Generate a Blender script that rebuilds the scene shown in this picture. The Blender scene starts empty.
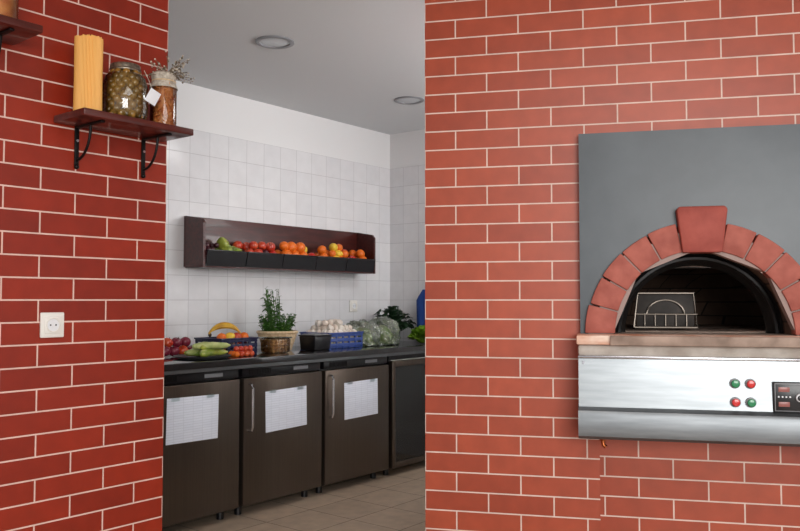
import bpy, bmesh, math, random
from mathutils import Matrix, Vector, Euler
random.seed(7)
R=math.radians
FR={'L':Matrix.Rotation(R(51.34),4,'Z'),'R':Matrix.Rotation(R(-13.06),4,'Z'),'W':Matrix.Identity(4)}
def lin(v):
    v/=255.0
    return v/12.92 if v<=0.04045 else ((v+0.055)/1.055)**2.4
def sc(r,g,b): return (lin(r),lin(g),lin(b),1)

# ---------------------------------------------------------------- materials
def newmat(name):
    m=bpy.data.materials.new(name); m.use_nodes=True
    nt=m.node_tree; return m,nt,nt.nodes['Principled BSDF']
def pm(name,col,rough=.5,metal=0,col2=None,vs=8,bump=0,bs=60,spec=.5,coat=0,stretch=None,sss=0):
    m,nt,b=newmat(name)
    b.inputs['Base Color'].default_value=col; b.inputs['Roughness'].default_value=rough
    b.inputs['Metallic'].default_value=metal; b.inputs['Specular IOR Level'].default_value=spec
    b.inputs['Coat Weight'].default_value=coat
    tc=nt.nodes.new('ShaderNodeTexCoord'); mp=nt.nodes.new('ShaderNodeMapping')
    nt.links.new(tc.outputs['Object'],mp.inputs[0])
    if stretch: mp.inputs['Scale'].default_value=stretch
    if col2:
        n=nt.nodes.new('ShaderNodeTexNoise'); n.inputs['Scale'].default_value=vs; n.inputs['Detail'].default_value=5
        nt.links.new(mp.outputs[0],n.inputs['Vector'])
        r=nt.nodes.new('ShaderNodeValToRGB'); r.color_ramp.elements[0].position=.35; r.color_ramp.elements[1].position=.65
        r.color_ramp.elements[0].color=col; r.color_ramp.elements[1].color=col2
        nt.links.new(n.outputs['Fac'],r.inputs[0]); nt.links.new(r.outputs[0],b.inputs['Base Color'])
    if bump:
        n=nt.nodes.new('ShaderNodeTexNoise'); n.inputs['Scale'].default_value=bs; n.inputs['Detail'].default_value=4
        nt.links.new(mp.outputs[0],n.inputs['Vector'])
        bp=nt.nodes.new('ShaderNodeBump'); bp.inputs['Strength'].default_value=bump; bp.inputs['Distance'].default_value=.003
        nt.links.new(n.outputs['Fac'],bp.inputs['Height']); nt.links.new(bp.outputs[0],b.inputs['Normal'])
    return m
def brickmat(name,c1,c2,mort,w,h,ms,off,shift=(0,0),rough=.45,plane='xz',dist=.004,noise=.25,bstr=.6,spec=.5):
    m,nt,b=newmat(name); N=nt.nodes; L=nt.links
    tc=N.new('ShaderNodeTexCoord'); sx=N.new('ShaderNodeSeparateXYZ'); L.new(tc.outputs['Object'],sx.inputs[0])
    cx=N.new('ShaderNodeCombineXYZ')
    if plane=='xz':
        ad=N.new('ShaderNodeMath'); ad.operation='ADD'; L.new(sx.outputs[0],ad.inputs[0]); L.new(sx.outputs[1],ad.inputs[1])
        L.new(ad.outputs[0],cx.inputs[0]); L.new(sx.outputs[2],cx.inputs[1])
    else:
        L.new(sx.outputs[0],cx.inputs[0]); L.new(sx.outputs[1],cx.inputs[1])
    mp=N.new('ShaderNodeMapping'); mp.inputs['Location'].default_value=(shift[0],shift[1],0); L.new(cx.outputs[0],mp.inputs[0])
    br=N.new('ShaderNodeTexBrick'); br.offset=off; br.inputs['Scale'].default_value=1
    br.inputs['Brick Width'].default_value=w; br.inputs['Row Height'].default_value=h
    br.inputs['Mortar Size'].default_value=ms; br.inputs['Mortar Smooth'].default_value=.12
    br.inputs['Color1'].default_value=c1; br.inputs['Color2'].default_value=c2; br.inputs['Mortar'].default_value=mort
    L.new(mp.outputs[0],br.inputs['Vector'])
    n=N.new('ShaderNodeTexNoise'); n.inputs['Scale'].default_value=14; n.inputs['Detail'].default_value=6; L.new(tc.outputs['Object'],n.inputs['Vector'])
    mr=N.new('ShaderNodeMapRange'); mr.inputs[1].default_value=.3; mr.inputs[2].default_value=.7
    mr.inputs[3].default_value=1-noise; mr.inputs[4].default_value=1+noise*.5; L.new(n.outputs['Fac'],mr.inputs[0])
    mx=N.new('ShaderNodeMix'); mx.data_type='RGBA'; mx.blend_type='MULTIPLY'; mx.inputs[0].default_value=1
    L.new(br.outputs['Color'],mx.inputs[6]); L.new(mr.outputs[0],mx.inputs[7]); L.new(mx.outputs[2],b.inputs['Base Color'])
    rr=N.new('ShaderNodeMapRange'); rr.inputs[3].default_value=rough; rr.inputs[4].default_value=.85
    L.new(br.outputs['Fac'],rr.inputs[0]); L.new(rr.outputs[0],b.inputs['Roughness'])
    b.inputs['Specular IOR Level'].default_value=spec
    iv=N.new('ShaderNodeMath'); iv.operation='SUBTRACT'; iv.inputs[0].default_value=1; L.new(br.outputs['Fac'],iv.inputs[1])
    n2=N.new('ShaderNodeTexNoise'); n2.inputs['Scale'].default_value=45; L.new(tc.outputs['Object'],n2.inputs['Vector'])
    ml=N.new('ShaderNodeMath'); ml.operation='MULTIPLY_ADD'; ml.inputs[1].default_value=.12; L.new(n2.outputs['Fac'],ml.inputs[0]); L.new(iv.outputs[0],ml.inputs[2])
    bp=N.new('ShaderNodeBump'); bp.inputs['Strength'].default_value=bstr; bp.inputs['Distance'].default_value=dist
    L.new(ml.outputs[0],bp.inputs['Height']); L.new(bp.outputs[0],b.inputs['Normal'])
    return m
def glassmat(name,tint=(.9,.95,.92,1),opac=.12,milky=0,wr=0):
    m,nt,b=newmat(name); N=nt.nodes; L=nt.links
    tr=N.new('ShaderNodeBsdfTransparent'); tr.inputs[0].default_value=tint
    gl=N.new('ShaderNodeBsdfGlossy'); gl.inputs['Roughness'].default_value=.05 if not wr else .18
    fr=N.new('ShaderNodeFresnel'); fr.inputs[0].default_value=1.45
    if wr:
        tc=N.new('ShaderNodeTexCoord'); n=N.new('ShaderNodeTexNoise'); n.inputs['Scale'].default_value=22; n.inputs['Detail'].default_value=3; n.inputs['Distortion'].default_value=1.5
        L.new(tc.outputs['Object'],n.inputs['Vector']); bp=N.new('ShaderNodeBump'); bp.inputs['Strength'].default_value=wr; bp.inputs['Distance'].default_value=.02
        L.new(n.outputs['Fac'],bp.inputs['Height']); L.new(bp.outputs[0],gl.inputs['Normal']); L.new(bp.outputs[0],fr.inputs['Normal'])
    mr=N.new('ShaderNodeMath'); mr.operation='ADD'; mr.inputs[1].default_value=opac*.4; L.new(fr.outputs[0],mr.inputs[0])
    ms=N.new('ShaderNodeMixShader'); L.new(mr.outputs[0],ms.inputs[0]); L.new(tr.outputs[0],ms.inputs[1]); L.new(gl.outputs[0],ms.inputs[2])
    out=ms
    if milky:
        df=N.new('ShaderNodeBsdfDiffuse'); df.inputs[0].default_value=(.66,.74,.60,1)
        m2=N.new('ShaderNodeMixShader'); m2.inputs[0].default_value=milky
        L.new(ms.outputs[0],m2.inputs[1]); L.new(df.outputs[0],m2.inputs[2]); out=m2
    L.new(out.outputs[0],N['Material Output'].inputs[0])
    return m
def papermat():
    m,nt,b=newmat('printed_paper'); N=nt.nodes; L=nt.links
    tc=N.new('ShaderNodeTexCoord'); sx=N.new('ShaderNodeSeparateXYZ'); L.new(tc.outputs['Object'],sx.inputs[0])
    cx=N.new('ShaderNodeCombineXYZ'); L.new(sx.outputs[0],cx.inputs[0]); L.new(sx.outputs[2],cx.inputs[1])
    br=N.new('ShaderNodeTexBrick'); br.inputs['Scale'].default_value=1; br.offset=0
    br.inputs['Brick Width'].default_value=.06; br.inputs['Row Height'].default_value=.013; br.inputs['Mortar Size'].default_value=.0009
    br.inputs['Color1'].default_value=sc(220,226,238); br.inputs['Color2'].default_value=sc(213,219,232); br.inputs['Mortar'].default_value=sc(192,198,210)
    L.new(cx.outputs[0],br.inputs['Vector']); L.new(br.outputs['Color'],b.inputs['Base Color']); b.inputs['Roughness'].default_value=.35
    return m

M={}
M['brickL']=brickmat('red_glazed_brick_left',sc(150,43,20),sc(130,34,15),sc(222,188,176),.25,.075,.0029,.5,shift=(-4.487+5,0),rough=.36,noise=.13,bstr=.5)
M['brickR']=brickmat('red_glazed_brick_right',sc(174,78,50),sc(158,66,41),sc(226,202,190),.25,.075,.0029,.5,shift=(-2.514+5,0),rough=.40,noise=.13,bstr=.5)  # same brick as left; daylight sheen put into the paler base colour
M['tile']=brickmat('white_wall_tile',sc(222,223,225),sc(216,217,220),sc(182,182,185),.15,.15,.0016,0,rough=.12,noise=.04,bstr=.3,dist=.002)
M['floor']=brickmat('beige_floor_tile',sc(184,163,142),sc(172,152,132),sc(124,112,100),.33,.33,.003,0,rough=.3,plane='xy',noise=.2,bstr=.3)
M['plaster']=pm('white_plaster',sc(224,225,226),.9,bump=.1)
M['ceil']=pm('ceiling_paint',sc(208,210,212),.9,bump=.05)
M['wood']=pm('mahogany_wood',sc(90,32,24),.35,col2=sc(64,20,15),vs=6,stretch=(1,8,8),coat=.3)
M['wood2']=pm('dark_red_wood',sc(74,26,22),.4,col2=sc(52,17,14),vs=6,stretch=(1,8,8),coat=.2)
M['iron']=pm('black_iron',sc(22,20,20),.45,.6)
M['blackp']=pm('black_plastic',sc(14,14,18),.3)
M['granite']=pm('dark_countertop',sc(16,15,17),.12,col2=sc(30,29,31),vs=90,coat=.5)
M['fridge']=pm('dark_stainless',sc(94,84,75),.32,.85,col2=sc(89,79,71),vs=3,stretch=(40,40,.6))
M['steel']=pm('brushed_steel',sc(146,151,154),.36,.9,col2=sc(134,139,142),vs=6,stretch=(1,1,10),bump=.03,bs=14)
M['steeld']=pm('lip_steel',sc(124,128,131),.42,.85,col2=sc(108,112,115),vs=5,stretch=(1,1,10))
M['chrome']=pm('chrome',sc(200,200,205),.2,1)
M['frame']=pm('heat_worn_steel',sc(150,140,130),.4,.9)
M['panel']=pm('oven_grey_render',sc(66,75,82),.36,col2=sc(54,63,70),vs=5,bump=.3,bs=9)
M['vous']=pm('arch_brick',sc(176,98,84),.7,col2=sc(150,76,64),vs=14,bump=.5,bs=40)
M['key']=pm('keystone_brick',sc(166,80,68),.7,col2=sc(146,64,54),vs=14,bump=.5,bs=40)
M['mortar']=pm('grey_mortar',sc(160,140,134),.9)
M['slab']=pm('scorched_stone_slab',sc(238,214,196),.55,col2=sc(206,146,116),vs=9,stretch=(1,1,3),bump=.4,bs=30)
M['conc']=pm('cast_edge',sc(196,190,182),.6,col2=sc(164,154,144),vs=12,bump=.5,bs=20)
M['chamber']=brickmat('oven_firebrick',sc(116,92,76),sc(88,68,56),sc(46,38,32),.12,.07,.003,.5,rough=.8)
M['hearth']=pm('hearth_stone',sc(176,154,140),.8,col2=sc(128,110,98),vs=10,bump=.3)
M['soot']=pm('sooty_steel',sc(28,27,28),.4,.5)
M['guard']=pm('guard_plate',sc(64,58,54),.6,.3,col2=sc(42,38,36),vs=12)
M['green']=pm('green_button',sc(20,130,80),.3,coat=.5)
M['red']=pm('red_button',sc(205,30,28),.3,coat=.5)
M['white']=pm('white_plastic',sc(230,228,222),.35)
M['grey']=pm('grey_plastic',sc(130,132,136),.4)
M['led']=pm('display_digits',sc(150,90,84),.3)
M['brass']=pm('copper_fitting',sc(170,95,55),.35,.9)
M['paper']=papermat()
M['tag']=pm('white_card',sc(225,228,232),.6)
M['pasta']=pm('spaghetti',sc(240,182,92),.5)
M['olive']=pm('olive_skin',sc(164,118,50),.25,col2=sc(120,88,36),vs=20,coat=.5)
M['oil']=pm('olive_brine',sc(96,64,24),.3)
M['lid']=pm('metal_lid',sc(150,140,125),.35,.7,col2=sc(90,80,70),vs=60)
M['farf']=pm('dried_pasta_orange',sc(214,140,72),.55,col2=sc(186,98,48),vs=30)
M['lace']=pm('linen_cloth',sc(206,198,184),.9,col2=sc(160,150,136),vs=80)
M['dry']=pm('dried_flowers',sc(134,118,98),.9,col2=sc(90,82,66),vs=40)
M['glass']=glassmat('clear_glass')
M['film']=glassmat('plastic_film',(.92,.96,.9,1),.3,.12,.8)
M['apple']=pm('red_apple',sc(176,28,24),.3,col2=sc(200,84,44),vs=14,coat=.3)
M['plum']=pm('dark_plum',sc(60,18,30),.35)
M['orange']=pm('orange_peel',sc(224,108,24),.45,bump=.3,bs=200)
M['lemon']=pm('lemon_peel',sc(230,192,60),.4,bump=.2,bs=160)
M['gpep']=pm('green_pepper',sc(104,130,44),.3,col2=sc(160,166,66),vs=12,coat=.3)
M['zuc']=pm('zucchini',sc(140,158,84),.4,col2=sc(184,190,124),vs=20)
M['onion']=pm('red_onion',sc(120,34,54),.35)
M['banana']=pm('banana_peel',sc(222,178,56),.45,col2=sc(190,140,40),vs=20)
M['stem']=pm('stem_brown',sc(70,52,30),.8)
M['leaf']=pm('herb_leaf',sc(44,86,28),.5,col2=sc(72,112,42),vs=30)
M['leafd']=pm('dark_leaf',sc(18,42,24),.5,col2=sc(32,60,32),vs=30)
M['leafl']=pm('lettuce_leaf',sc(104,134,66),.45,col2=sc(168,182,124),vs=25)
M['leafb']=pm('bright_leaf',sc(100,140,30),.45,col2=sc(130,168,50),vs=25)
M['wick']=pm('pale_wicker',sc(224,202,168),.7,col2=sc(196,168,130),vs=50)
M['bluec']=pm('blue_crate_plastic',sc(50,74,140),.4)
M['dblue']=pm('dark_blue_crate_plastic',sc(28,32,66),.4)
M['blue']=pm('blue_cloth',sc(24,66,140),.7,bump=.3,bs=12)
M['garlic']=pm('garlic_skin',sc(232,226,216),.5,col2=sc(212,196,182),vs=20)
M['nuts']=pm('shelled_nuts',sc(206,150,90),.6,col2=sc(174,114,62),vs=40)
M['lens']=pm('frosted_lens',sc(190,196,200),.25,bump=.3,bs=80)

# ---------------------------------------------------------------- builder
EMP={}
def empty(name,frame,loc):
    e=bpy.data.objects.new(name,None); e.empty_display_size=.1
    bpy.context.scene.collection.objects.link(e)
    e.matrix_world=FR[frame]@Matrix.Translation(loc); EMP[name]=(e,Vector(loc)); return name
class P:
    def __init__(s,name,frame,loc=(0,0,0),parent=None):
        s.name=name;s.frame=frame;s.loc=Vector(loc);s.parent=parent;s.bm=bmesh.new();s.mats=[]
    def _put(s,t,mat,mx=None):
        if mat not in s.mats: s.mats.append(mat)
        i=s.mats.index(mat)
        if mx is not None: bmesh.ops.transform(t,matrix=mx,verts=t.verts)
        for f in t.faces: f.material_index=i; f.smooth=True
        me=bpy.data.meshes.new('tmp'); t.to_mesh(me); t.free(); s.bm.from_mesh(me); bpy.data.meshes.remove(me)
    def box(s,c,size,mat,bev=0,rot=(0,0,0),top=None,seg=2):
        t=bmesh.new(); bmesh.ops.create_cube(t,size=1)
        for v in t.verts:
            v.co=Vector((v.co.x*size[0],v.co.y*size[1],v.co.z*size[2]))
            if top and v.co.z>0: v.co.x*=top[0]; v.co.y*=top[1]
        if bev: bmesh.ops.bevel(t,geom=t.edges[:],offset=bev,segments=seg,profile=.5,affect='EDGES')
        s._put(t,mat,Matrix.Translation(c)@Euler(rot).to_matrix().to_4x4()); return s
    def bx(s,x0,x1,y0,y1,z0,z1,mat,bev=0):
        return s.box(((x0+x1)/2,(y0+y1)/2,(z0+z1)/2),(x1-x0,y1-y0,z1-z0),mat,bev)
    def cyl(s,c,r,h,mat,rot=(0,0,0),r2=None,seg=24,bev=0):
        t=bmesh.new(); bmesh.ops.create_cone(t,cap_ends=True,segments=seg,radius1=r,radius2=r if r2 is None else r2,depth=h)
        if bev:
            ed=[e for e in t.edges if abs(e.verts[0].co.z-e.verts[1].co.z)<1e-6]
            bmesh.ops.bevel(t,geom=ed,offset=bev,segments=2,profile=.5,affect='EDGES')
        s._put(t,mat,Matrix.Translation(c)@Euler(rot).to_matrix().to_4x4()); return s
    def lathe(s,prof,c,mat,seg=32,rot=(0,0,0)):
        vs=[];fs=[]
        n=len(prof)
        for i in range(seg):
            a=2*math.pi*i/seg
            for r,z in prof: vs.append((r*math.cos(a),r*math.sin(a),z))
        for i in range(seg):
            j=(i+1)%seg
            for k in range(n-1): fs.append((i*n+k,j*n+k,j*n+k+1,i*n+k+1))
        return s.raw(vs,fs,mat,Matrix.Translation(c)@Euler(rot).to_matrix().to_4x4(),merge=True)
    def raw(s,vs,fs,mat,mx=None,merge=False):
        t=bmesh.new(); bv=[t.verts.new(v) for v in vs]
        for f in fs:
            try: t.faces.new([bv[i] for i in f])
            except ValueError: pass
        if merge:
            bmesh.ops.remove_doubles(t,verts=t.verts,dist=1e-5); bmesh.ops.recalc_face_normals(t,faces=t.faces)
        s._put(t,mat,mx); return s
    def ball(s,c,sc_,mat,rot=(0,0,0),u=16,v=10,fn=None):
        t=bmesh.new(); bmesh.ops.create_uvsphere(t,u_segments=u,v_segments=v,radius=1)
        if fn:
            for q in t.verts: q.co=fn(q.co)
        if not hasattr(sc_,'__len__'): sc_=(sc_,)*3
        s._put(t,mat,Matrix.Translation(c)@Euler(rot).to_matrix().to_4x4()@Matrix.Diagonal((*sc_,1))); return s
    def tube(s,pts,r,mat,seg=8,mx=None):
        pts=[Vector(p) for p in pts]; n=len(pts); rs=r if hasattr(r,'__len__') else [r]*n
        vs=[];fs=[]; up=Vector((.13,.27,.95)).normalized()
        for i,p in enumerate(pts):
            tg=(pts[min(i+1,n-1)]-pts[max(i-1,0)]).normalized()
            a=tg.cross(up)
            if a.length<.2: a=tg.cross(Vector((1,0,0)))
            a.normalize(); b=tg.cross(a)
            for k in range(seg):
                an=2*math.pi*k/seg; vs.append(p+rs[i]*(a*math.cos(an)+b*math.sin(an)))
        for i in range(n-1):
            for k in range(seg):
                k2=(k+1)%seg; fs.append((i*seg+k,i*seg+k2,(i+1)*seg+k2,(i+1)*seg+k))
        fs.append(tuple(range(seg))); fs.append(tuple((n-1)*seg+k for k in range(seg)))
        t=bmesh.new(); bv=[t.verts.new(v) for v in vs]
        for f in fs: t.faces.new([bv[i] for i in f])
        bmesh.ops.recalc_face_normals(t,faces=t.faces)
        s._put(t,mat,mx); return s
    def prism(s,pts,y0,y1,mat,bev=0):   # polygon in xz extruded along y
        n=len(pts); t=bmesh.new()
        a=[t.verts.new((p[0],y0,p[1])) for p in pts]; b=[t.verts.new((p[0],y1,p[1])) for p in pts]
        t.faces.new(a); t.faces.new(b[::-1])
        for i in range(n): t.faces.new((a[i],a[(i+1)%n],b[(i+1)%n],b[i]))
        bmesh.ops.recalc_face_normals(t,faces=t.faces)
        if bev: bmesh.ops.bevel(t,geom=t.edges[:],offset=bev,segments=2,profile=.5,affect='EDGES')
        s._put(t,mat); return s
    def prismx(s,pts,x0,x1,mat):   # polygon in yz extruded along x
        n=len(pts); t=bmesh.new()
        a=[t.verts.new((x0,p[0],p[1])) for p in pts]; b=[t.verts.new((x1,p[0],p[1])) for p in pts]
        t.faces.new(a); t.faces.new(b[::-1])
        for i in range(n): t.faces.new((a[i],a[(i+1)%n],b[(i+1)%n],b[i]))
        bmesh.ops.recalc_face_normals(t,faces=t.faces); s._put(t,mat); return s
    def leaf(s,base,d,L,w,mat,droop=.4):
        d=Vector(d).normalized(); side=d.cross(Vector((0,0,1)))
        if side.length<.1: side=Vector((1,0,0))
        side.normalize(); side.rotate(Matrix.Rotation(random.uniform(-.8,.8),3,d)); nn=side.cross(d)
        vs=[];fs=[]; prof=[.25,.9,1,.75,.1]
        for i,q in enumerate(prof):
            f=i/4; p=Vector(base)+d*L*f-Vector((0,0,1))*droop*L*f*f
            ww=w*q*.5
            vs+= [p-side*ww+nn*ww*.35,p,p+side*ww+nn*ww*.35]
        for v in vs: v.z=max(v.z,.0015)
        for i in range(4):
            for k in range(2): a=i*3+k; fs.append((a,a+1,a+4,a+3))
        return s.raw(vs,fs,mat)
    def done(s):
        me=bpy.data.meshes.new(s.name); s.bm.to_mesh(me); s.bm.free()
        for m in s.mats: me.materials.append(M[m])
        me.set_sharp_from_angle(angle=R(38))
        o=bpy.data.objects.new(s.name,me); bpy.context.scene.collection.objects.link(o)
        if s.parent:
            e,l=EMP[s.parent]; o.parent=e; o.matrix_basis=Matrix.Translation(s.loc-l)
        else: o.matrix_world=FR[s.frame]@Matrix.Translation(s.loc)
        return o

H=2.53
# ---------------------------------------------------------------- room shell
P('floor','L').bx(-4,5.2,-5,4.3,-.1,0,'floor').done()
P('ceiling','L').bx(-4,5.2,-5,4.3,H,H+.1,'ceil').done()
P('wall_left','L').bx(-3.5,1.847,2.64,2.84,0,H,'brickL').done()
w=P('wall_right','R'); DR=3.139
w.bx(-.625,.046,DR,DR+.2,0,H,'brickR')
w.bx(.046,.078,DR,DR+.2,.7,H,'brickR')
w.bx(.078,.748,DR,DR+.2,1.43,H,'brickR')
w.bx(.748,3.0,DR,DR+.2,.7,H,'brickR')
w.bx(.078,.748,DR,DR+.2,.7,1.035,'brickR')
w.bx(.046,3.0,DR+.06,DR+.2,0,.7,'brickR')
w.done()
w=P('wall_kitchen','L'); w.bx(1.3,5.1,4.058,4.2,0,H,'plaster'); w.bx(1.45,4.935,4.05,4.058,0,2.25,'tile'); w.done()
w=P('wall_back','L'); w.bx(4.943,5.1,-1.2,4.058,0,H,'plaster'); w.bx(4.935,4.943,-1.2,4.05,0,2.25,'tile'); w.done()
P('wall_kitchen_side','L').bx(1.3,1.45,2.84,4.058,0,H,'plaster').done()

# ceiling downlights
def downlight(x,y):
    p=P('recessed_downlight','W',(x,y,H))
    p.lathe([(.100,0),(.100,-.006),(.092,-.010),(.078,-.008),(.074,-.001),(.07,.0)],(0,0,0),'grey',40)
    p.lathe([(.078,-.002),(.05,-.006),(0.0005,-.008)],(0,0,0),'lens',40)
    p.done()
downlight(-.645,4.07); downlight(.06,5.27)

# ---------------------------------------------------------------- left wall shelves
def shelf(s0,s1,ztop,name):
    p=P(name,'L',((s0+s1)/2,2.54,ztop-.0125)); hl=(s1-s0)/2
    p.box((0,0,0),(s1-s0,.198,.025),'wood',.004)
    for sx in (-hl+.085,hl-.085):
        z=-.0125
        p.box((sx,.0955,z-.07),(.016,.007,.14),'iron',.002)
        p.box((sx,0.01,z-.004),(.016,.165,.007),'iron',.002)
        pts=[(sx,.09-.0,z-.125)]
        for i in range(9):
            a=i/8*math.pi/2; pts.append((sx,.09-.085*math.sin(a),z-.118+.11*(1-math.cos(a))))
        p.tube(pts,.005,'iron')
        p.ball((sx,.094,z-.142),.009,'iron')
        p.cyl((sx,.0905,z-.05),.005,.004,'chrome',rot=(R(90),0,0),seg=12)
    p.done()
shelf(1.387,1.825,1.835,'bracket_shelf')
shelf(.72,1.245,2.068,'bracket_shelf')

ZS=1.836
# spaghetti bundle
p=P('spaghetti_bundle','L',(1.454,2.535,ZS))
for ring in range(9):
    r=.0445-ring*.005; nn=max(1,int(2*math.pi*r/.0046))
    for i in range(nn):
        a=2*math.pi*i/nn+ring; x,y=r*math.cos(a),r*math.sin(a)
        h=.262+random.uniform(-.004,.004)
        p.tube([(x,y,0),(x*.975,y*.975,h*.5),(x,y,h)],.0024,'pasta',6)
p.done()
# olive jar
p=P('olive_jar','L',(1.596,2.535,ZS))
p.lathe([(.0005,.004),(.05,.004),(.060,.014),(.064,.05),(.064,.10),(.058,.135),(.046,.152)],(0,0,0),'oil',32)
for k in range(10):
    z=.018+k*.0165; r=.064 if z<.115 else .064-(z-.115)*.32
    n=11
    for i in range(n):
        a=2*math.pi*(i+.5*(k%2)+random.uniform(-.2,.2))/n
        p.ball((r*.92*math.cos(a),r*.92*math.sin(a),z),(.0165,.0165,.0145),'olive',(random.random()*3,random.random()*3,0),10,7)
p.lathe([(.0005,0),(.060,0),(.070,.008),(.079,.03),(.079,.12),(.070,.155),(.052,.172),(.047,.180),(.047,.192)],(0,0,0),'glass',40)
p.lathe([(.0515,.177),(.0525,.179),(.0525,.198),(.050,.202),(.04,.203),(.0005,.204)],(0,0,0),'lid',40)
p.lathe([(.053,.182),(.055,.184),(.053,.187)],(0,0,0),'lid',40)
p.done()
# hanging tag
p=P('paper_tag','L',(1.650,2.455,ZS+.0))
p.box((0,-.01,.085),(.042,.0015,.050),'tag',.0004,rot=(R(10),R(24),R(-8)))
p.tube([(-.03,.0,.175),(-.015,-.008,.14),(0.0,-.008,.108)],.0012,'lace',6)
p.done()
# pasta jar w/ dried flowers
p=P('pasta_jar','L',(1.756,2.535,ZS))
for k in range(15):
    z=.012+k*.0105
    for i in range(11):
        a=2*math.pi*(i+random.random()*.7)/11; r=.036
        p.box((r*math.cos(a),r*math.sin(a),z),(.024,.012,.004),'farf',.001,rot=(random.uniform(0,3),random.uniform(0,3),a),seg=1)
p.lathe([(.0005,.006),(.032,.006),(.032,.165),(.0005,.168)],(0,0,0),'farf',20)
p.lathe([(.0005,0),(.042,0),(.048,.006),(.048,.150),(.045,.165),(.040,.176),(.040,.19)],(0,0,0),'glass',36)
p.lathe([(.046,.155),(.052,.150),(.047,.165),(.042,.176),(.046,.19),(.044,.204),(.03,.213),(.0005,.216)],(0,0,0),'lace',24)
p.tube([(.043*math.cos(a*.3),.043*math.sin(a*.3),.177) for a in range(22)],.0025,'wick',6)
for i in range(46):
    a=random.uniform(0,6.28); l=random.uniform(.05,.11)
    d=Vector((math.cos(a)*.8+.45,math.sin(a)*.7,random.uniform(-.1,.9))).normalized()
    b0=Vector((.0,-.02,.195)); e=b0+d*l
    p.tube([b0,b0+d*l*.5+Vector((0,0,.006)),e],[.0012,.001,.0008],'dry',5)
    for q in range(4):
        p.ball(e-d*l*.12*q+Vector((random.uniform(-.006,.006),random.uniform(-.006,.006),random.uniform(-.006,.006))),random.uniform(.002,.0045),'dry' if q%2 else 'lace',u=6,v=5)
p.done()
# jar on upper shelf
p=P('glass_jar','L',(1.135,2.535,2.069))
p.lathe([(.0005,0),(.06,0),(.068,.01),(.068,.12),(.055,.15),(.05,.17)],(0,0,0),'glass',36)
p.lathe([(.0005,.006),(.06,.006),(.064,.02),(.064,.10),(.0005,.105)],(0,0,0),'farf',30)
p.lathe([(.053,.165),(.053,.185),(.0005,.188)],(0,0,0),'lid',30)
p.done()

# wall outlets
def outlet(s,D,z):
    p=P('power_outlet','L',(s,D,z))
    p.box((0,-.005,0),(.084,.010,.086),'white',.004)
    p.box((0,-.0105,0),(.058,.004,.058),'white',.0015)
    t=[(.0225*math.cos(a*math.pi/14),-.0135,.0225*math.sin(a*math.pi/14)) for a in range(29)]
    p.tube(t,.002,'white',6)
    p.cyl((0,-.0128,0),.0205,.001,'tag',rot=(R(90),0,0))
    for sx in (-.0095,.0095): p.cyl((sx,-.0135,0),.0027,.002,'blackp',rot=(R(90),0,0),seg=12)
    p.done()
outlet(1.394,2.64,1.115); outlet(4.494,4.05,1.155)

# ---------------------------------------------------------------- pizza oven
empty('pizza_oven','R',(.413,DR,1.075))
C=.413; ZB=1.074
def op(name): return P(name,'R',(0,0,0),'pizza_oven')
# facade panel with arch hole
p=op('facade_panel'); n=40; ro=.405; x0,x1,zt=-.021,.847,1.832
vs=[];fs=[]
def rectpt(a):
    dx,dz=math.cos(a),math.sin(a); k=[]
    if dx>1e-6: k.append((x1-C)/dx)
    if dx<-1e-6: k.append((x0-C)/dx)
    if dz>1e-6: k.append((zt-ZB)/dz)
    t=min(k); return (C+dx*t,ZB+dz*t)
angs=sorted(set([math.pi*i/n for i in range(n+1)]+[math.atan2(zt-ZB,x1-C),math.atan2(zt-ZB,x0-C)]))
for a in angs:
    q=rectpt(a); c=(C+ro*math.cos(a),ZB+ro*math.sin(a))
    for y in (DR-.04,DR-.001): vs.append((c[0],y,c[1])); vs.append((q[0],y,q[1]))
for i in range(len(angs)-1):
    a=i*4; b=a+4
    fs+=[(a,b,b+1,a+1),(a+2,a+3,b+3,b+2),(a,a+2,b+2,b),(a+1,b+1,b+3,a+3)]
fs+=[(0,1,3,2),(len(angs)*4-4,len(angs)*4-3,len(angs)*4-1,len(angs)*4-2)]
p.raw(vs,fs,'panel',merge=True).done()
# arch
p=op('brick_arch')
def wedge(a0,a1,r0,r1,y0,y1,mat,bev):
    k=4; pts=[]
    for i in range(k+1):
        a=a0+(a1-a0)*i/k; pts.append((C+r1*math.cos(a),ZB+r1*math.sin(a)))
    for i in range(k,-1,-1):
        a=a0+(a1-a0)*i/k; pts.append((C+r0*math.cos(a),ZB+r0*math.sin(a)))
    p.prism(pts,y0,y1,mat,bev)
g=R(.45); stp=R(78)/5
for sd in (0,1):
    for i in range(5):
        a0=i*stp+g; a1=(i+1)*stp-g
        if sd: a0,a1=math.pi-a1,math.pi-a0
        wedge(a0,a1,.308,.413+random.uniform(-.003,.004),DR-.062-random.uniform(0,.004),DR-.002,'vous',.004)
wedge(0,math.pi,.315,.404,DR-.055,DR-.003,'mortar',0)
p.prism([(C-.068,ZB+.298),(C+.068,ZB+.298),(C+.088,ZB+.455),(C+.078,ZB+.466),(C-.078,ZB+.466),(C-.088,ZB+.455)],DR-.085,DR-.005,'key',.006)
p.done()
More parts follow.
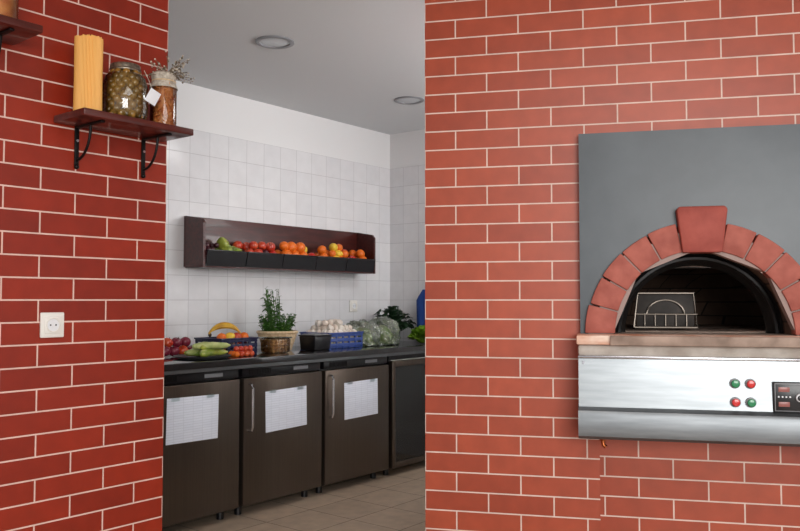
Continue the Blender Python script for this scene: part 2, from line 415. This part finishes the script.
# vault liner and dome
p=op('chamber_dome')
k=24; vs=[];fs=[]
for i in range(k+1):
    a=math.pi*i/k
    for y in (DR-.002,DR+.26):
        vs.append((C+.309*math.cos(a),y,ZB+.309*math.sin(a)))
for i in range(k): fs.append((i*2,i*2+1,i*2+3,i*2+2))
p.raw(vs,fs,'chamber')
t=bmesh.new(); bmesh.ops.create_uvsphere(t,u_segments=48,v_segments=24,radius=1)
for v in t.verts: v.co=Vector((v.co.x*.56,v.co.y*.56,v.co.z*.42))
dl=[f for f in t.faces if f.calc_center_median().z<0 or (f.calc_center_median().y<-.42 and abs(f.calc_center_median().x)<.34 and f.calc_center_median().z<.31)]
bmesh.ops.delete(t,geom=dl,context='FACES')
p._put(t,'chamber',Matrix.Translation((C,DR+.73,ZB-.001)))
p.done()
p=op('soot_rim')
pts=[(C+.288*math.cos(math.pi*i/24),DR+.12,ZB+.288*math.sin(math.pi*i/24)) for i in range(25)]
p.tube(pts,.012,'soot',8)
k=24; vs=[];fs=[]
for i in range(k+1):
    a=math.pi*i/k
    for r,y in ((.305,DR+.10),(.262,DR+.16),(.262,DR+.2)):
        vs.append((C+r*math.cos(a),y,ZB+r*math.sin(a)))
for i in range(k): 
    fs.append((i*3,i*3+1,i*3+4,i*3+3)); fs.append((i*3+1,i*3+2,i*3+5,i*3+4))
p.raw(vs,fs,'soot').done()
p=op('hearth_floor')
for i in range(5):
    for j in range(5):
        p.bx(C-.6+i*.24+.001,C-.6+(i+1)*.24-.001,DR+.205+j*.22,DR+.205+(j+1)*.22-.002,ZB-.04,ZB+.001,'hearth',.002)
p.done()
p=op('stone_landing')
p.box((C,DR-.172+.173-.0,1.056),(.66,.40,.034),'hearth',.003)
p.box((C+.0,DR-.0965,1.0565),(.896,.165,.035),'slab',.007)
p.done()
p=op('cast_support'); p.box((C,DR-.083,1.0185),(.885,.155,.041),'conc',.010); p.done()
p=op('steel_front')
p.prismx([(DR-.15,1.0),(DR-.163,.815),(DR-.001,.815),(DR-.001,1.0)],-.028,.856,'steel')
p.prismx([(DR-.163,.817),(DR-.192,.806),(DR-.198,.795),(DR-.188,.715),(DR-.176,.704),(DR-.001,.704),(DR-.001,.816)],-.03,.858,'steeld')
p.box((C,DR-.160,.995),(.886,.012,.010),'chrome',.003)
for q in (-.01,.838):
    for z in (.84,.975): p.cyl((q,DR-.158,z),.005,.006,'chrome',rot=(R(90),0,0),seg=12)
p.done()
# buttons
p=op('control_buttons')
for x,z,m in ((.501,.911,'green'),(.551,.911,'red'),(.501,.847,'red'),(.551,.847,'green')):
    yy=DR-.163+(z-.815)*.07
    p.cyl((x,yy-.003,z),.0175,.010,'grey',rot=(R(90),0,0),bev=.002)
    p.cyl((x,yy-.012,z),.0135,.018,m,rot=(R(90),0,0),bev=.003)
p.done()
p=op('control_display')
yy=DR-.160
p.box((.71,yy-.002,.868),(.178,.012,.105),'blackp',.004)
p.box((.71,yy-.0085,.868),(.168,.003,.095),'grey',.001)
p.box((.71,yy-.0105,.868),(.162,.002,.089),'blackp',.0008)
p.box((.655,yy-.0125,.895),(.035,.002,.016),'led',.0005)
p.box((.655,yy-.0125,.845),(.035,.002,.016),'led',.0005)
p.cyl((.705,yy-.016,.868),.014,.012,'tag',rot=(R(90),0,0),bev=.002); p.cyl((.705,yy-.022,.868),.010,.012,'blackp',rot=(R(90),0,0),bev=.002)
p.box((.755,yy-.0125,.895),(.045,.002,.016),'led',.0005)
for q in range(4): p.cyl((.638+q*.012,yy-.0125,.870),.003,.003,'tag',rot=(R(90),0,0),seg=10)
for q in range(3): p.cyl((.74+q*.016,yy-.0125,.850),.0045,.003,'grey',rot=(R(90),0,0),seg=10)
p.done()
p=op('copper_drain')
p.tube([(.055,DR-.12,.706),(.055,DR-.12,.69),(.058,DR-.122,.675),(.066,DR-.125,.668)],.008,'brass',12)
p.cyl((.055,DR-.12,.697),.013,.012,'brass',seg=6)
p.done()
p=op('oven_housing')  # unseen shell added behind the dome to block stray light
p.bx(-.2,1.03,DR+.21,DR+.24,1.44,1.62,'plaster'); p.bx(-.23,-.2,DR+.21,DR+1.4,0,1.62,'plaster'); p.bx(1.03,1.06,DR+.21,DR+1.4,0,1.62,'plaster')
p.bx(-.23,1.06,DR+1.4,DR+1.43,0,1.62,'plaster'); p.bx(-.23,1.06,DR+.21,DR+1.43,1.62,1.65,'plaster')
p.done()
# fire guard rack inside
p=op('fire_guard')
y=DR+.38; a,b,z0,z1=.20,.45,ZB+.012,ZB+.155
p.tube([(a,y,z0),(a+.012,y,z1),(b-.012,y,z1),(b,y,z0),(a,y,z0)],.006,'frame')
p.tube([(a,y,z0+.055),(b,y,z0+.055)],.004,'frame')
for i in range(1,6):
    x=a+(b-a)*i/6; p.tube([(x,y,z0),(x,y,z0+.055)],.003,'frame')
p.tube([(a+.05+.0,y,z0+.055)]+[((a+b)/2-.075*math.cos(math.pi*i/12),y,z0+.055+.06*math.sin(math.pi*i/12)) for i in range(13)],.004,'frame')
p.box(((a+b)/2,y+.012,(z0+z1)/2),(b-a-.02,.004,z1-z0-.01),'guard',.001)
p.done()

# ---------------------------------------------------------------- kitchen counter
empty('prep_counter','L',(3.2,3.75,.84))
p=P('countertop','L',parent='prep_counter'); p.bx(1.46,4.93,3.40,4.045,.845,.88,'granite',.004)
p.bx(1.46,4.93,3.415,3.43,.825,.845,'steeld',.001)
p.done()
def fridge(s0):
    W=.625; p=P('undercounter_fridge','L',(s0+W/2,3.75,0))
    p.bx(-W/2,W/2,-.25,.27,.05,.822,'blackp',.004)
    p.bx(-W/2+.004,W/2-.004,-.30,-.255,.065,.765,'fridge',.006)
    p.bx(-W/2+.004,W/2-.004,-.285,-.25,.772,.822,'blackp',.005)
    for k in range(14): p.bx(-.26+k*.012,-.253+k*.012,-.2875,-.284,.782,.812,'iron')
    p.bx(.08,.2,-.2875,-.284,.787,.807,'grey',.001)
    hx=-W/2+.042
    p.tube([(hx,-.30,.735),(hx,-.325,.730),(hx,-.332,.71),(hx,-.332,.50),(hx,-.325,.48),(hx,-.30,.475)],.0075,'chrome',10)
    for x in (-.26,.26):
        for y in (-.2,.22): p.cyl((x,y,.025),.02,.05,'blackp',seg=14)
    p.done()
for i in range(4): fridge(2.283-.645+i*.645)
# glass door cooler
empty('glass_door_cooler','L',(4.55,3.75,0))
p=P('cabinet','L',(4.55,3.75,0),'glass_door_cooler')
hw=.325
p.bx(-hw,-hw+.025,-.27,.27,.05,.822,'blackp',.002); p.bx(hw-.025,hw,-.27,.27,.05,.822,'blackp',.002)
p.bx(-hw+.025,hw-.025,.24,.27,.05,.822,'white'); p.bx(-hw+.025,hw-.025,-.25,.24,.05,.09,'white'); p.bx(-hw,hw,-.27,.27,.79,.822,'blackp',.002)
p.bx(hw-.03,hw-.025,-.25,.24,.09,.785,'white'); p.bx(-hw+.025,hw-.03,-.25,.24,.785,.79,'white')
for z in (.30,.52):
    for k in range(9): p.tube([(-hw+.026,-.22+k*.055,z),(hw-.031,-.22+k*.055,z)],.003,'chrome',6)
for x in (-.27,.27):
    for y in (-.2,.22): p.cyl((x,y,.025),.02,.05,'blackp',seg=14)
p.done()
p=P('door','L',(4.55,3.75,0),'glass_door_cooler')
for q in ((-hw,-hw+.035,.06,.785),(hw-.035,hw,.06,.785),(-hw+.035,hw-.035,.06,.10),(-hw+.035,hw-.035,.745,.785)):
    p.bx(q[0],q[1],-.305,-.272,q[2],q[3],'fridge',.003)
p.bx(-hw+.035,hw-.035,-.292,-.286,.10,.745,'glass')
p.done()
p=P('stored_greens','L',(4.55,3.70,.304),'glass_door_cooler')
for cx in (-.15,.0,.15):
    for i in range(60):
        a=random.uniform(0,6.28); e=random.uniform(.1,1.4); d=Vector((math.cos(a)*math.cos(e),math.sin(a)*math.cos(e),math.sin(e)))
        p.leaf(Vector((cx,0,.03))+d*.02,d,.05,.05,'leafl' if i%2 else 'leaf',.3)
p.done()
p=P('stored_boxes','L',(4.55,3.70,.091),'glass_door_cooler')
for cx,m in ((-.17,'white'),(.02,'bluec'),(.18,'grey')): p.box((cx,0,.07),(.15,.22,.14),m,.006)
p.done()
for s,z in ((2.592,.584),(3.252,.568),(3.910,.563)):
    p=P('printed_notice','L',(s,3.4475,z))
    p.box((0,0,0),(.325,.0015,.232),'paper',.0003,rot=(0,R(random.uniform(-1.5,1.5)),0))
    p.box((-.11,-.001,.109),(.05,.0012,.018),'glass'); p.box((.11,-.001,.109),(.05,.0012,.018),'glass')
    p.done()

# mounted fruit rack (trough)
empty('mounted_fruit_rack','L',(3.74,4.04,1.4))
p=P('shelf_body','L',parent='mounted_fruit_rack')
S0,S1=2.96,4.53
p.bx(S0,S1,4.03,4.048,1.40,1.71,'wood2',.002)
p.bx(S0,S1,3.862,4.03,1.395,1.412,'wood2',.002)
for s in (S0,S1-.018):
    p.prismx([(4.03,1.395),(4.03,1.71),(3.88,1.685),(3.858,1.66),(3.858,1.395)],s,s+.018,'wood2')
p.done()
p=P('front_trays','L',parent='mounted_fruit_rack')
nn=5
for i in range(nn):
    a=S0+.02+(S1-S0-.04)*i/nn; b=S0+.02+(S1-S0-.04)*(i+1)/nn-.006
    p.prismx([(3.862,1.413),(3.842,1.495),(3.836,1.495),(3.856,1.405)],a,b,'blackp')
    p.bx(a,b,3.832,3.848,1.492,1.500,'blackp',.002)
p.done()
def applef(c):
    r=math.hypot(c.x,c.y); k=1-.35*math.exp(-(r/.35)**2)
    return Vector((c.x*(1+.08*c.z),c.y*(1+.08*c.z),c.z*k*.95))
def fruit(p,kind,c,r):
    rot=(random.uniform(-.7,.7),random.uniform(-.7,.7),random.uniform(0,6))
    if kind in('apple','onion','plum'):
        p.ball(c,r,kind,rot,fn=applef)
        up=Euler(rot).to_matrix()@Vector((0,0,1)); c=Vector(c); p.tube([c+up*r*.55,c+up*r*1.1],.0018,'stem',5)
    elif kind=='orange':
        p.ball(c,(r,r,r*.94),kind,rot); up=Euler(rot).to_matrix()@Vector((0,0,1)); p.ball(Vector(c)+up*r*.93,.003,'stem',u=6,v=4)
    elif kind=='lemon':
        p.ball(c,(r,r,r*1.35),kind,(rot[0]+1.4,rot[1],rot[2]),fn=lambda q:Vector((q.x*(1-abs(q.z)**3*.35),q.y*(1-abs(q.z)**3*.35),q.z)))
    elif kind=='gpep':
        p.ball(c,(r*.95,r*.95,r*1.3),kind,(rot[0]+1.2,rot[1],rot[2]),fn=lambda q:Vector((q.x*(1+.14*math.cos(3*math.atan2(q.y,q.x)))*(1+.18*q.z),q.y*(1+.14*math.cos(3*math.atan2(q.y,q.x)))*(1+.18*q.z),q.z*(1-.25*math.exp(-(math.hypot(q.x,q.y)/.3)**2)))))
    elif kind in('garlic','nuts'):
        p.ball(c,(r,r,r*.9),kind,rot,u=12,v=8,fn=lambda q:Vector((q.x*(1+.07*math.cos(6*math.atan2(q.y,q.x))),q.y*(1+.07*math.cos(6*math.atan2(q.y,q.x))),q.z+(.35*(q.z**6) if q.z>0 else 0))))
def row(name,kind,s0,s1,r,z=1.413,d0=3.885,d1=4.0,layers=3,mix=None):
    p=P(name,'L',((s0+s1)/2,3.94,z)); m=(s0+s1)/2
    for k in range(layers):
        s=s0+r+(k%2)*r*.5
        while s<s1-r*.7:
            d=d0+r*.6+.008*k
            while d<d1-.004*k:
                if not(k==layers-1 and random.random()<.2):
                    fruit(p,kind if not mix or random.random()<.65 else mix,(s-m+random.uniform(-.006,.006),d-3.94+random.uniform(-.004,.004),r+k*r*1.4+random.uniform(-.004,.002)),r*random.uniform(.86,1.06))
                d+=2*r
            s+=2*r*.98
    p.done()
row('grapes','plum',2.985,3.13,.018,layers=5)
row('green_peppers','gpep',3.135,3.30,.036,layers=3)
row('red_apples','apple',3.30,3.62,.035,layers=3,mix='plum')
row('oranges','orange',3.625,3.86,.038,layers=3)
row('red_apples','apple',3.865,3.98,.034,layers=3,mix='lemon')
row('oranges','orange',3.985,4.10,.036,layers=3)
row('lemons','lemon',4.10,4.28,.031,layers=4,mix='orange')
row('red_apples','apple',4.285,4.39,.034,layers=3)
row('oranges','orange',4.395,4.505,.034,layers=3)

# ---------------------------------------------------------------- things on the counter
ZC=.8805
def crate(p,w,d,h,mat,z=0):
    p.box((0,0,z+.005),(w-.01,d-.01,.008),mat,.002)
    for sx in(-1,1):
        for k in range(3): p.box((sx*(w/2-.003),0,z+.014+h*(k+.25)/3),(.006,d,h/3*.68),mat,.002)
        for k in range(5): p.box((sx*(w/2-.004),-d/2+.01+k*(d-.02)/4,z+h/2),(.009,.014,h),mat,.002)
    for sy in(-1,1):
        for k in range(3): p.box((0,sy*(d/2-.003),z+.014+h*(k+.25)/3),(w,.006,h/3*.68),mat,.002)
        for k in range(6): p.box((-w/2+.01+k*(w-.02)/5,sy*(d/2-.004),z+h/2),(.014,.009,h),mat,.002)
    for sx in(-1,1): p.box((sx*(w/2-.001),0,z+h),(.014,d+.01,.010),mat,.003)
    for sy in(-1,1): p.box((0,sy*(d/2-.001),z+h),(w+.01,.014,.010),mat,.003)
# zucchini + onions on a tray
p=P('vegetable_tray','L',(2.75,3.58,ZC))
p.lathe([(.0005,.001),(.12,.001),(.15,.012),(.155,.018),(.15,.016),(.12,.006),(.0005,.005)],(0,0,0),'steeld',36)
p.done()
p=P('zucchini','L',(2.76,3.58,ZC+.012))
for i in range(10):
    a=random.uniform(-.5,.5)+.2; l=.10; y=-.07+(i%7)*.024; z=.020+.033*(i//7)+.006*(i%2)
    d=Vector((math.cos(a),math.sin(a),0)); c=Vector((0.015*(i%3)-.015,y,z))
    p.tube([c-d*l,c-d*l*.9,c-d*l*.5,c+Vector((0,0,.004)),c+d*l*.5,c+d*l*.85,c+d*l,c+d*l*1.1],[.006,.014,.018,.019,.018,.015,.008,.005],'zuc' if i%2 else 'gpep',12)
p.done()
p=P('red_onions','L',(2.74,3.83,ZC))
for i in range(9): fruit(p,'onion' if i%3 else 'apple',((i%5)*.060-.13+(.03 if i>4 else 0),(i//5)*.02-.02,.031+(.048 if i>4 else 0)),.031)
p.done()
# dark blue crate with bananas
empty('produce_crate','L',(3.06,3.76,ZC))
p=P('crate_shell','L',(3.06,3.76,ZC),'produce_crate'); crate(p,.27,.24,.095,'dblue'); p.done()
p=P('red_apples','L',(3.06,3.76,ZC+.01))
for i in range(4):
    for j in range(3): fruit(p,'plum' if (i+j)%2 else 'apple',(-.088+i*.058,-.06+j*.058,.035+.012*((i*j)%2)),.028)
for i in range(4): fruit(p,('orange','lemon','apple','orange')[i],(-.085+i*.056,-.06,.092),.028)
p.done()
p=P('bananas','L',(3.07,3.79,ZC+.095))
for i in range(5):
    pts=[];rs=[]
    for k in range(11):
        a=-1.0+2.0*k/10
        q=Vector((.11*math.sin(a),-.04+i*.02-.012*math.cos(a)*(i-2),.11*(math.cos(a))-.035))
        pts.append(q); rs.append([.004,.006,.012,.016,.019,.0195,.019,.016,.012,.007,.004][k])
    p.tube(pts,rs,'banana',8,mx=Matrix.Rotation(R(-35),4,'Z'))
p.ball((-.07,.048,.018),(.009,.012,.012),'stem')
p.done()
# nut container
p=P('nut_container','L',(3.32,3.62,ZC))
for k in range(4):
    for i in range(5):
        for j in range(4):
            p.ball((-.048+i*.024,-.036+j*.024,.013+k*.02),(.012,.010,.010),'nuts',(random.random()*3,random.random()*3,0),8,6)
p.box((0,0,.045),(.14,.115,.088),'glass',.012,top=(1.06,1.06))
p.box((0,0,.093),(.156,.13,.008),'glass',.003)
p.done()
# small tomatoes loose beside the tray
p=P('cherry_tomatoes','L',(2.98,3.54,ZC))
for i in range(11): p.ball(((i%4)*.036-.05+.008*(i//4),(i//4)*.034-.03,.0165),.0165,'apple' if i%4 else 'orange',u=12,v=8)
for i in range(4): p.ball((-.03+.034*i,0,.044),.0165,'apple',u=12,v=8)
p.done()
# wicker basket + herbs
empty('wicker_basket','L',(3.50,3.80,ZC))
p=P('basket_weave','L',(3.50,3.80,ZC),'wicker_basket')
for k in range(13):
    z=.006+k*.0085; r=.085+.035*(k/12)
    p.tube([((r+.003*(-1)**(i+k))*math.cos(2*math.pi*i/32),(r+.003*(-1)**(i+k))*math.sin(2*math.pi*i/32),z) for i in range(33)],.0052,'wick',6)
for i in range(20):
    a=2*math.pi*i/20; p.tube([(.083*math.cos(a),.083*math.sin(a),0.002),(.122*math.cos(a),.122*math.sin(a),.113)],.0035,'wick',5)
p.tube([(.124*math.cos(2*math.pi*i/32),.124*math.sin(2*math.pi*i/32),.116) for i in range(33)],.009,'wick',8)
p.cyl((0,0,.004),.085,.006,'wick')
p.done()
p=P('fresh_herbs','L',(3.50,3.80,ZC+.02))
for i in range(120):
    a=random.uniform(0,6.28); r=random.uniform(0,.06)
    tall=random.random()<.25
    h=random.uniform(.26,.38) if tall else random.uniform(.13,.21)
    b0=Vector((.4*r*math.cos(a),.4*r*math.sin(a),.0)); e=b0+Vector((math.cos(a)*(.03 if tall else .10)-.05*tall,math.sin(a)*(.03 if tall else .08),h))
    p.tube([b0,(b0+e)/2+Vector((0,0,.01)),e],.0014,'leaf',5)
    for q in range(9):
        f=.45+.55*q/8; c=b0+(e-b0)*f; d=Vector((random.uniform(-1,1),random.uniform(-1,1),random.uniform(-.1,.9)))
        p.leaf(c,d,random.uniform(.02,.04),.012,'leaf')
p.done()
p=P('black_container','L',(3.68,3.64,ZC))
p.box((0,0,.045),(.14,.13,.088),'blackp',.008,top=(1.1,1.1)); p.box((0,0,.093),(.162,.15,.010),'blackp',.004)
p.box((0,0,.10),(.12,.11,.006),'grey',.002)
p.done()
# blue crate with garlic
empty('blue_crate','L',(3.96,3.76,ZC))
p=P('crate_shell','L',(3.96,3.76,ZC),'blue_crate'); crate(p,.33,.27,.10,'bluec'); p.done()
p=P('garlic_bulbs','L',(3.96,3.76,ZC+.012))
for k in range(5):
    for i in range(6-(k>2)):
        for j in range(5-(k>2)):
            if k==4 and random.random()<.4: continue
            fruit(p,'garlic',(-.122+i*.049+random.uniform(-.009,.009)+(.02 if k>2 else 0),-.092+j*.046+random.uniform(-.006,.006)+(.02 if k>2 else 0),.024+k*.031+random.uniform(-.004,.004)),random.uniform(.020,.027))
p.done()
# bagged lettuce
def bag(s,D,sx,sy,sz,n,seed):
    p=P('bagged_lettuce','L',(s,D,ZC))
    for i in range(n):
        a=random.uniform(0,6.28); e=random.uniform(.0,1.4)
        d=Vector((math.cos(a)*math.cos(e),math.sin(a)*math.cos(e),math.sin(e))); k=random.uniform(.3,.62)
        p.leaf(Vector((d.x*sx*k,d.y*sy*k,.01+d.z*sz*1.2*k)),d,random.uniform(.04,.06),random.uniform(.05,.08),'leafl',.3)
    p.ball((0,0,sz*.4),(sx*.66,sy*.66,sz*.7),'leafl',u=24,v=14,fn=lambda q:Vector((q.x,q.y,max(q.z,-.45))))
    def crump(q):
        n=.05*math.sin(9*q.x+5*q.z+seed)+.05*math.sin(11*q.y-7*q.z+seed)+.04*math.sin(23*q.z+16*q.x)+.03*math.sin(31*q.x-22*q.y)
        u=abs(q.x)**.7*(1 if q.x>0 else -1); v=abs(q.y)**.7*(1 if q.y>0 else -1)
        return Vector((u*(1+n),v*(1+n),max(max(q.z,-.45)*(1+n*1.2),-.49)))
    p.ball((0,0,sz*.5),(sx,sy,sz),'film',u=56,v=32,fn=crump)
    p.done()
bag(4.24,3.74,.105,.13,.115,90,0); bag(4.46,3.74,.100,.13,.125,90,2)
p=P('dark_kale_bunch','L',(4.71,3.84,ZC))
for i in range(320):
    a=random.uniform(0,6.28); e=random.uniform(.2,1.5); d=Vector((math.cos(a)*math.cos(e)*1.1,math.sin(a)*math.cos(e)*.8,math.sin(e)))
    l=random.uniform(.06,.17)
    if i%5==0: p.tube([(0,0,.06),d*l*.6+Vector((0,0,.07)),d*l+Vector((0,0,.09))],.002,'leafd',5)
    p.leaf(d*l+Vector((0,0,.09)),d,random.uniform(.04,.065),random.uniform(.035,.06),'leafd',.6)
p.cyl((0,0,.06),.05,.12,'blackp',r2=.065,bev=.004)
p.done()
p=P('lettuce_head','L',(4.72,3.57,ZC))
for i in range(130):
    a=random.uniform(0,6.28); e=random.uniform(0.05,1.5); d=Vector((math.cos(a)*math.cos(e),math.sin(a)*math.cos(e),math.sin(e)))
    p.leaf(Vector((0,0,.03))+d*.04,d,random.uniform(.05,.08),random.uniform(.06,.08),'leafb',.15)
p.ball((0,0,.05),(.05,.05,.048),'leafb')
p.done()
# blue cloth hanging near the corner (apron on hook)
p=P('blue_apron','L',(4.925,3.60,1.1))
vs=[];fs=[]; nx=16; nz=14
for j in range(nz+1):
    f=j/nz; hw=.09+.06*min(1,f*5)
    for i in range(nx+1):
        u=i/nx*2-1; vs.append((-.024-.012*math.sin(u*9+f)*(.3+f)-.01,u*hw,.18-.38*f))
for j in range(nz):
    for i in range(nx): a=j*(nx+1)+i; fs.append((a,a+1,a+nx+2,a+nx+1))
p.raw(vs,fs,'blue')
p.tube([(-.02,-.08,.175),(-.01,0,.22),(-.02,.08,.175)],.004,'blue'); p.cyl((-.008,0,.22),.012,.03,'chrome',rot=(0,R(90),0),seg=12)
p.done()

# ---------------------------------------------------------------- lights
def area(name,loc,target,sx,sy,power,col):
    l=bpy.data.lights.new(name,'AREA'); l.shape='RECTANGLE'; l.size=sx; l.size_y=sy; l.energy=power; l.color=col
    o=bpy.data.objects.new(name,l); bpy.context.scene.collection.objects.link(o)
    o.location=loc; o.rotation_euler=(Vector(target)-Vector(loc)).to_track_quat('-Z','Y').to_euler()
area('assumed_daylight',(1.0,-2.4,1.75),(-.3,3.2,1.3),2.6,1.4,150,(1,.985,.96))  # daylight assumed from behind the camera, added as an area light; no window modelled
area('overhead_fill_front',(.4,.9,2.5),(.4,.95,0),1.4,1.4,24,(1,.97,.93))  # added overhead fill for light from above; no fixture known here
area('kitchen_side_fill',(2.0,3.7,1.6),(-.6,5.2,1.5),1.2,1.2,64,(1,.995,.985))  # added area light hidden behind the right wall; no window known there
area('kitchen_overhead_fill',(1.0,4.3,2.5),(1.0,4.35,0),.8,.8,15,(1,.98,.95))  # unseen area light added just under the kitchen ceiling
q=FR['L']@Vector((4.55,3.7,.78)); area('cooler_interior_fill',q,q-Vector((0,0,1)),.3,.1,2.5,(.95,.98,1))  # fill added to brighten the cooler's inside; no fixture seen in it
w=bpy.data.worlds.new('World'); bpy.context.scene.world=w; w.use_nodes=True
bg=w.node_tree.nodes['Background']; bg.inputs[0].default_value=(.96,.97,1,1); bg.inputs[1].default_value=.70
# ---------------------------------------------------------------- camera
cd=bpy.data.cameras.new('camera'); cd.sensor_width=36; cd.lens=36; cd.clip_start=.05
co=bpy.data.objects.new('camera',cd); bpy.context.scene.collection.objects.link(co)
co.location=(0,0,1.2); co.rotation_euler=(R(90+2.47),0,0); bpy.context.scene.camera=co
vs=bpy.context.scene.view_settings; vs.view_transform='Standard'; vs.look='None'; vs.exposure=0
